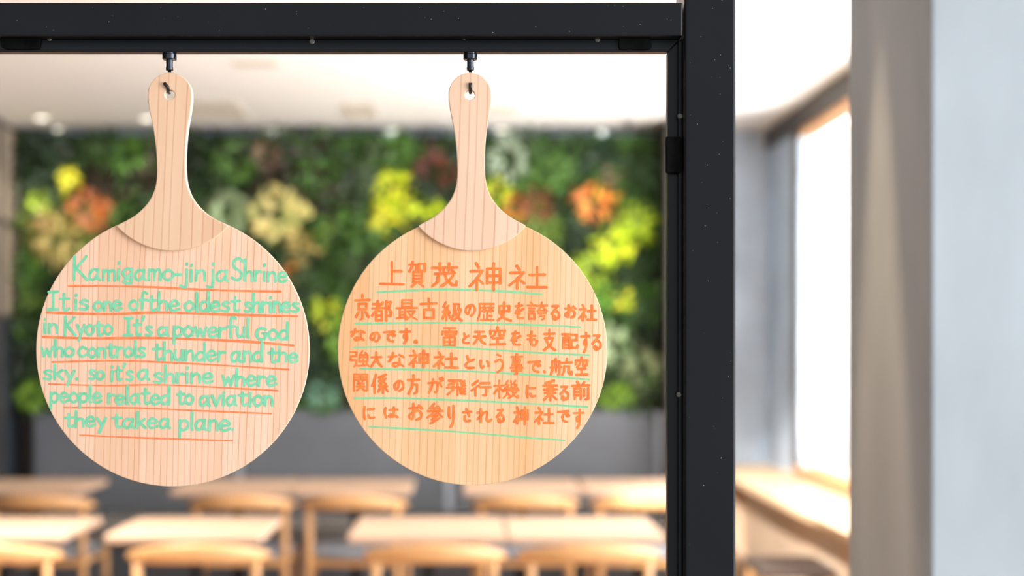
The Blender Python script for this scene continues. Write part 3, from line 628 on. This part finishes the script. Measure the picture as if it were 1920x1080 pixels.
 '飛': "1,.6 7.6,.6 8,3.4 9.8,4/9.4,1 8,2/9.6,2.4 8.4,3/4.6,1.6 1,3.4/3.4,2.6 3.4,7 .4,10/0,5.4 8,5.2/5.6,2.6 5.6,10/7,6 7.4,9 9.8,9.6/9.8,5.8 8,6.8/9.8,7.6 8,8.2",
 '行': "3.6,0 .8,2.8/4,3 .4,6.6/2.4,4.8 2.4,10/5,1.6 9.4,1.6/4.6,4.2 10,4.2/7.8,4.2 7.8,9.6 6.4,9.8", '木': "0,3 10,2.8/5,0 5,10/5,3.4 0,7.6/5,3.8 9.6,6.4",
 'iku': "3,0 1.4,2 3.6,2.4 1,4.6/1,4.6 4.4,4.4/8,0 6.6,2 8.8,2.4 6.4,4.6/6.4,4.6 9.6,4.4/0,5.6 10,5.4/2.6,5.6 2.2,8 0,10/5,0 5.6,5 7,8.6 9.8,10 10,8.6/8.8,6.6 6.4,8.6 3.6,10/2.6,7 4,8.4",
 '機': [('木', 0, 0, 4, 10), ('iku', 3.8, 0, 10, 10)], 'に': "1.2,.8 .6,5 1.4,9.8/4.4,2.6 9.4,2.4/4.6,7 6,9 9.8,8.6",
 '乗': "7.8,0 2,1.2/0,2.6 10,2.4/.4,4.6 9.8,4.4/1,6.4 9,6.2/3,2.6 3,6.3/7,2.6 7,6.3/5,1 5,10/5,6.6 .6,9.8/5,6.6 9.8,9.8",
 '前': "3,0 3.8,1.6/7.2,0 6.2,1.6/0,2.2 10,2/1.4,3.8 1.4,10/1.4,3.8 5,3.8 5,10/1.4,5.8 5,5.8/1.4,7.6 5,7.6/7,4 7,8/9.4,3.4 9.4,9.6 8,10",
 'は': "1.2,.8 .6,5 1.4,9.6/3.8,2.8 9.4,2.6/6.8,.6 6.8,8 5.4,9.4 3.6,8.6 4.6,7.2 6.8,7.6 9.4,9.4",
 '参': "4.6,0 2.2,2.2/2.2,2.2 7.8,2/6.8,1.2 8.4,2.6/.4,3.8 9.8,3.6/4.6,2.4 3.4,5 .2,7/5.8,3.8 9.8,6.8/6,5 3.4,6.6/6.8,6.2 3,8.2/7.8,7.4 2.4,10",
 'り': "2,.6 1.8,4.6 3,5.6/7.4,0 7.6,5 6.6,8 4,10", 'さ': ".8,2.8 9.4,2.2/4,0 7,5.6/2.2,6 1.8,8.4 4,9.8 7.6,9.4", 'れ': "2.6,0 2.6,10/.2,2.8 4,2.4 .2,7.6/2.4,5 5.6,2.2 6.8,3 6.4,8 7.6,9.4 10,7.8"}
KANA = set('のをるおなですと。もいうがにはりされ')
JP = [
 "上711,759,490,536 賀764,802,489,539 茂809,859,492,538 神878,943,492,546 社952,1027,497,543",
 "京664,695,551,601 都696,738,563,603 最742,784,561,601 古787,821,558,600 級826,868,565,603 の870,893,567,595 歴894,928,566,603 史931,960,565,603 を963,985,567,599 誇987,1028,565,601 る1031,1052,570,601 お1057,1082,570,598 社1083,1120,570,603",
 "な656,687,615,641 の692,714,620,643 で717,744,618,643 す749,772,615,646 。775,785,636,646 雷826,860,613,650 と864,882,623,646 天886,912,618,647 空916,950,612,649 を956,979,619,649 も985,1011,620,650 支1017,1043,616,658 配1053,1085,622,655 す1088,1107,622,662 る1107,1130,625,658",
 "強654,694,656,689 大694,718,659,689 な726,761,660,690 神765,806,656,690 社811,860,659,693 と868,893,666,693 い897,920,672,694 う924,947,663,700 事956,982,662,704 で988,1017,674,700 、1018,1024,694,700 航1031,1074,671,705 空1077,1104,668,706",
 "関662,691,700,735 係695,730,701,739 の737,759,710,736 方763,788,702,740 が799,833,708,740 飛836,875,710,742 行881,922,712,744 機925,974,712,748 に985,1006,720,748 乗1017,1046,712,752 る1047,1069,721,752 前1071,1107,714,751",
 "に679,704,759,788 は718,749,761,785 お763,795,755,790 参799,832,755,796 り837,856,759,803 さ866,887,765,792 れ893,924,765,794 る928,948,765,794 神962,993,762,797 社1001,1040,763,797 で1044,1070,767,794 す1074,1096,766,805"]
JP_U = [("708,548 833,542.6 940,546 1016,552", 4), ("666,607 847,605.5 1009,609.5 1088,613.5", 3.4), ("664,651.5 820,650 1009,661.5 1105,666", 3.4),
 ("676,691.5 820,694 968,701 1105,711.8", 3.6), ("665,747 765,747 955,755 1101,763", 3.6), ("692,800 847,809 982,820 1058,825.5", 3.2)]
def strokes(s): return [[tuple(float(c) for c in p.split(',')) for p in q.split()] for q in s.split('/')]
def glyph(g):
    d = COMP[g]
    if isinstance(d, str): return strokes(d)
    out = []
    for it in d:
        if len(it) == 1: out += strokes(it[0])
        else:
            gg, x0, y0, x1, y1 = it
            out += [[(x0+p[0]*(x1-x0)/10, y0+p[1]*(y1-y0)/10) for p in q] for q in glyph(gg)]
    return out
def smooth(p, sub=5):
    if len(p) < 3:
        return p
    out = []
    for i in range(len(p)-1):
        a, b_, c, d = p[max(i-1, 0)], p[i], p[i+1], p[min(i+2, len(p)-1)]
        for k in range(sub):
            t = k/sub; t2 = t*t; t3 = t2*t
            out.append(tuple(.5*(2*b_[j]+(c[j]-a[j])*t+(2*a[j]-5*b_[j]+4*c[j]-d[j])*t2+(3*b_[j]-a[j]-3*c[j]+d[j])*t3) for j in (0, 1)))
    return out+[p[-1]]
class Ink:
    """flat marker strokes drawn in photo px, mapped to a paddle's own plane"""
    def __init__(s, Y, ox, oz): s.mb = MB(); s.Y = Y; s.ox = ox; s.oz = oz; s.k = 0
    def vert(s, p, dy): s.mb.v.append((PX(p[0], s.Y)-s.ox, -dy, PZ(p[1], s.Y)-s.oz))
    def strip(s, pts, w_):
        if len(pts) < 2: return
        s.k += 1; dy = .00008+(s.k % 13)*.000016; n_ = len(pts); b_ = len(s.mb.v); ph = random.random()*9
        for i in range(n_):
            a, c = pts[max(i-1, 0)], pts[min(i+1, n_-1)]
            dx, dz = c[0]-a[0], c[1]-a[1]; L = math.hypot(dx, dz) or 1
            hw = w_/2*(1+.13*math.sin(ph+i*.9))
            dz_ = dy+i/n_*.000007; s.vert((pts[i][0]+dz/L*hw, pts[i][1]-dx/L*hw), dz_); s.vert((pts[i][0]-dz/L*hw, pts[i][1]+dx/L*hw), dz_)
        for i in range(n_-1): s.mb.face((b_+2*i, b_+2*i+1, b_+2*i+3, b_+2*i+2))
        for e in (0, n_-1):
            a, c = pts[max(e-1, 0)], pts[min(e+1, n_-1)]                       # half round cap sharing the end edge
            d_ = (c[0]-a[0], c[1]-a[1]); L = math.hypot(*d_) or 1; sg = -1 if e == 0 else 1
            ux, uy = d_[0]/L*sg, d_[1]/L*sg; nx, ny = d_[1]/L, -d_[0]/L
            b2 = len(s.mb.v); r_ = w_/2*(1+.13*math.sin(ph+e*.9))
            for k in range(1, 6):
                g = PI*k/6; s.vert((pts[e][0]+r_*(nx*math.cos(g)+ux*math.sin(g)), pts[e][1]+r_*(ny*math.cos(g)+uy*math.sin(g))), dy+e/n_*.000007)
            s.mb.face((b_+2*e,)+tuple(b2+k for k in range(5))+(b_+2*e+1,))
    def stroke(s, pts, w_, curved):
        if curved: s.strip(smooth(pts), w_); return
        # break at sharp corners so every corner gets a round join
        run = [pts[0]]
        for i in range(1, len(pts)):
            run.append(pts[i])
            if i < len(pts)-1:
                s.strip(run, w_); run = [pts[i]]
        s.strip(run, w_)

# ------------------------------------------------------------------ paddles and hooks
HW = [(177, 41.5), (186, 41.3), (195, 40.3), (205, 38.8), (215, 37), (225, 35), (240, 32.2), (255, 30.2), (270, 28.6), (285, 27.4), (300, 26.8), (318, 26.6), (332, 27.2), (345, 29), (357, 32.4), (368, 37), (378, 43.2), (387, 50.5), (395, 58.5), (402, 67), (408, 76), (413, 85), (418, 95), (422, 102), (424.5, 104)]
def paddle(cx_top, cx_disc, cy_disc, rad, lab, dm, hm, hw_s):
    Yd, Yh = 1.1875, 1.1840          # front of the disc, front of the handle piece
    holey = 177.5
    ox, oz = PX(cx_top, Yh), PZ(holey, Yh)
    root = thing('wooden_paddle', lab, 'sign', (ox, Yd, oz))
    def loc(px, py, Y): return (PX(px, Y)-ox, PZ(py, Y)-oz)
    pts = [loc(cx_disc+rad*math.cos(2*PI*k/144), cy_disc+rad*math.sin(2*PI*k/144), Yd) for k in range(144)]
    MB().prism(pts, 0, .0046, 0, 1).build('disc', [dm, 'edge'], root, bevel=.0006, seg=2)
    # handle outline (px)
    def ax(py): return cx_top+(cx_disc-cx_top)*max(0, min(1, (py-177)/290))
    out = [(cx_top+41.5*hw_s*math.cos(a), 177-41*math.sin(a)) for a in [PI*k/20 for k in range(21)]]   # right over the top to left
    left = [(ax(y_)-h_*hw_s, y_) for y_, h_ in HW[1:]]
    right = [(ax(y_)+h_*hw_s, y_) for y_, h_ in HW[1:]]
    xl, xr_ = left[-1], right[-1]; c = (xl[0]+xr_[0])/2; hc = (xr_[0]-xl[0])/2; sag = 45.5; R_ = (hc*hc+sag*sag)/(2*sag); a0 = math.asin(hc/R_)
    arc = [(c+R_*math.sin(-a0+2*a0*k/24), 470-R_+R_*math.cos(-a0+2*a0*k/24)) for k in range(1, 24)]
    poly = out+left+arc+right[::-1]
    pp = [loc(x_, y_, Yh) for x_, y_ in poly]
    # hole
    hn = 24; hr = 9.3; hc_ = [loc(cx_top+hr*math.cos(2*PI*k/hn), holey+hr*math.sin(2*PI*k/hn), Yh) for k in range(hn)]
    import bmesh
    bm = bmesh.new(); y0, y1 = Yh-Yd, .0046
    ov = [bm.verts.new((x_, y0, z_)) for x_, z_ in pp]; hv = [bm.verts.new((x_, y0, z_)) for x_, z_ in hc_]
    ed = [bm.edges.new((ov[i], ov[(i+1) % len(ov)])) for i in range(len(ov))]+[bm.edges.new((hv[i], hv[(i+1) % hn])) for i in range(hn)]
    r = bmesh.ops.triangle_fill(bm, use_beauty=True, use_dissolve=False, edges=ed)
    ff = [g for g in r['geom'] if isinstance(g, bmesh.types.BMFace)]
    bmesh.ops.recalc_face_normals(bm, faces=ff)
    ex = bmesh.ops.extrude_face_region(bm, geom=ff)
    for g in ex['geom']:
        if isinstance(g, bmesh.types.BMVert): g.co.y = y1
    bmesh.ops.recalc_face_normals(bm, faces=bm.faces)
    for f in bm.faces:
        if abs(f.normal.y) < .5: f.material_index = 1
    me = bpy.data.meshes.new('handle'); bm.to_mesh(me); bm.free(); me.materials.append(M[hm]); me.materials.append(M['edge'])
    o = bpy.data.objects.new('handle', me); COL.objects.link(o); o.parent = root
    bv = o.modifiers.new('bevel', 'BEVEL'); bv.width = .0007; bv.segments = 2; bv.limit_method = 'ANGLE'; bv.angle_limit = .9
    return root, ox, oz, Yd
def hook(px, dx, lab):
    Yc = 1.1965; X = PX(px, Yc); ztop = zi
    t = thing('swivel_hook', lab, 'hook', (X, Yc, ztop), 0, 'black swivel hooks')
    s = Yc/F
    MB().lathe([(11.5*s, -13*s), (13.6*s, -11.5*s), (13.6*s, -3*s), (12.6*s, -2.4*s), (12.6*s, 0)], n_=32).build('cap', 'chrome', t, bevel=.0002)
    MB().lathe([(2.6*s, -38*s), (2.6*s, -33*s), (6.0*s, -32.5*s), (7.0*s, -31.5*s), (7.0*s, -26.5*s), (6.5*s, -26*s), (6.5*s, -13*s)], n_=24).build('barrel', 'chrome', t)
    zh = PZ(171.5, 1.19)-ztop; zt_ = PZ(155, 1.182)-ztop
    yf = 1.1822-Yc
    path = [(0, 0, -33*s), (0, 0, -45*s), (0, 0, zh+.004)]
    for k in range(1, 8):
        a = PI*k/8; path.append((dx*s*.5*k/8, yf*(1-math.cos(a))/2, zh+.004-.0050*math.sin(a)))
    path += [(-dx*s*.55, yf, zt_)]
    MB().tube(path, 3.3*s, 10).build('wire_hook', 'wire', t, smooth=True)
pa = paddle(318, 323.5, 656, 256.3, 'round wooden paddle with mint green English handwriting, hanging at left', 'disc_a', 'handle_a', 1.0)
pb = paddle(881, 886.0, 657, 253.0, 'round wooden paddle with orange Japanese handwriting, hanging at right', 'disc_b', 'handle_b', .97)
hook(318, 7, 'black swivel hook holding the left paddle')
hook(882, 0, 'black swivel hook holding the right paddle')

def jit(a): return random.uniform(-a, a)
root, ox, oz, Yd = pa
for line in ENG:
    ik = Ink(Yd, ox, oz)
    for word, x0, x1, base, xh, slope, asc in line:
        tot = sum(LAT[c][0]+.75 for c in word)-.75; sx = (x1-x0)/tot; cx_ = x0
        for c in word:
            w_, d = LAT[c]; sc = 1+jit(.06); dyj = jit(.8)
            for st_ in strokes(d):
                q = []
                for x_, y_ in st_:
                    up = y_/5*xh if y_ <= 5 else xh+(y_-5)/5*(asc-xh)
                    if y_ < 0: up = y_/5*xh*.85
                    q.append((cx_+x_*sx+jit(.25)+up*.02, base+dyj+slope*(cx_-x0)/(x1-x0)-up*sc+jit(.25)))
                ik.stroke(q, 5.1, True)
            cx_ += (w_+.75)*sx
    o = ik.mb.build('lettering', 'mint', root); o['label'] = 'mint green marker lettering'
for s_, w_ in ENG_U:
    ik = Ink(Yd, ox, oz); ik.stroke(strokes(s_)[0], w_, True)
    o = ik.mb.build('underline', 'orange_line', root); o['label'] = 'orange marker underline'
root, ox, oz, Yd = pb
for li, line in enumerate(JP):
    ik = Ink(Yd, ox, oz)
    for tok in line.split():
        g = tok[0]; x0, x1, y0, y1 = (float(v) for v in tok[1:].split(','))
        dense = len(glyph(g)) > 11
        for st_ in glyph(g):
            q = [(x0+2+p[0]/10*(x1-x0-4)+jit(.3), y0+2+p[1]/10*(y1-y0-4)+jit(.3)) for p in st_]
            ik.stroke(q, (5.2 if li == 0 else 4.6)-(.9 if dense else 0), g in KANA)
    o = ik.mb.build('lettering', 'orange', root); o['label'] = 'orange marker lettering'
for s_, w_ in JP_U:
    ik = Ink(Yd, ox, oz); ik.stroke(strokes(s_)[0], w_, True)
    o = ik.mb.build('underline', 'mint_line', root); o['label'] = 'green marker underline'
# spot over the pillar: its scallop of warm light on the pillar's inner face
spot('pillar_downlight_beam', (.467, 2.02, 2.69), (.467, 2.02, 1.0), 250, .29, (1, .72, .42), .5, .006)
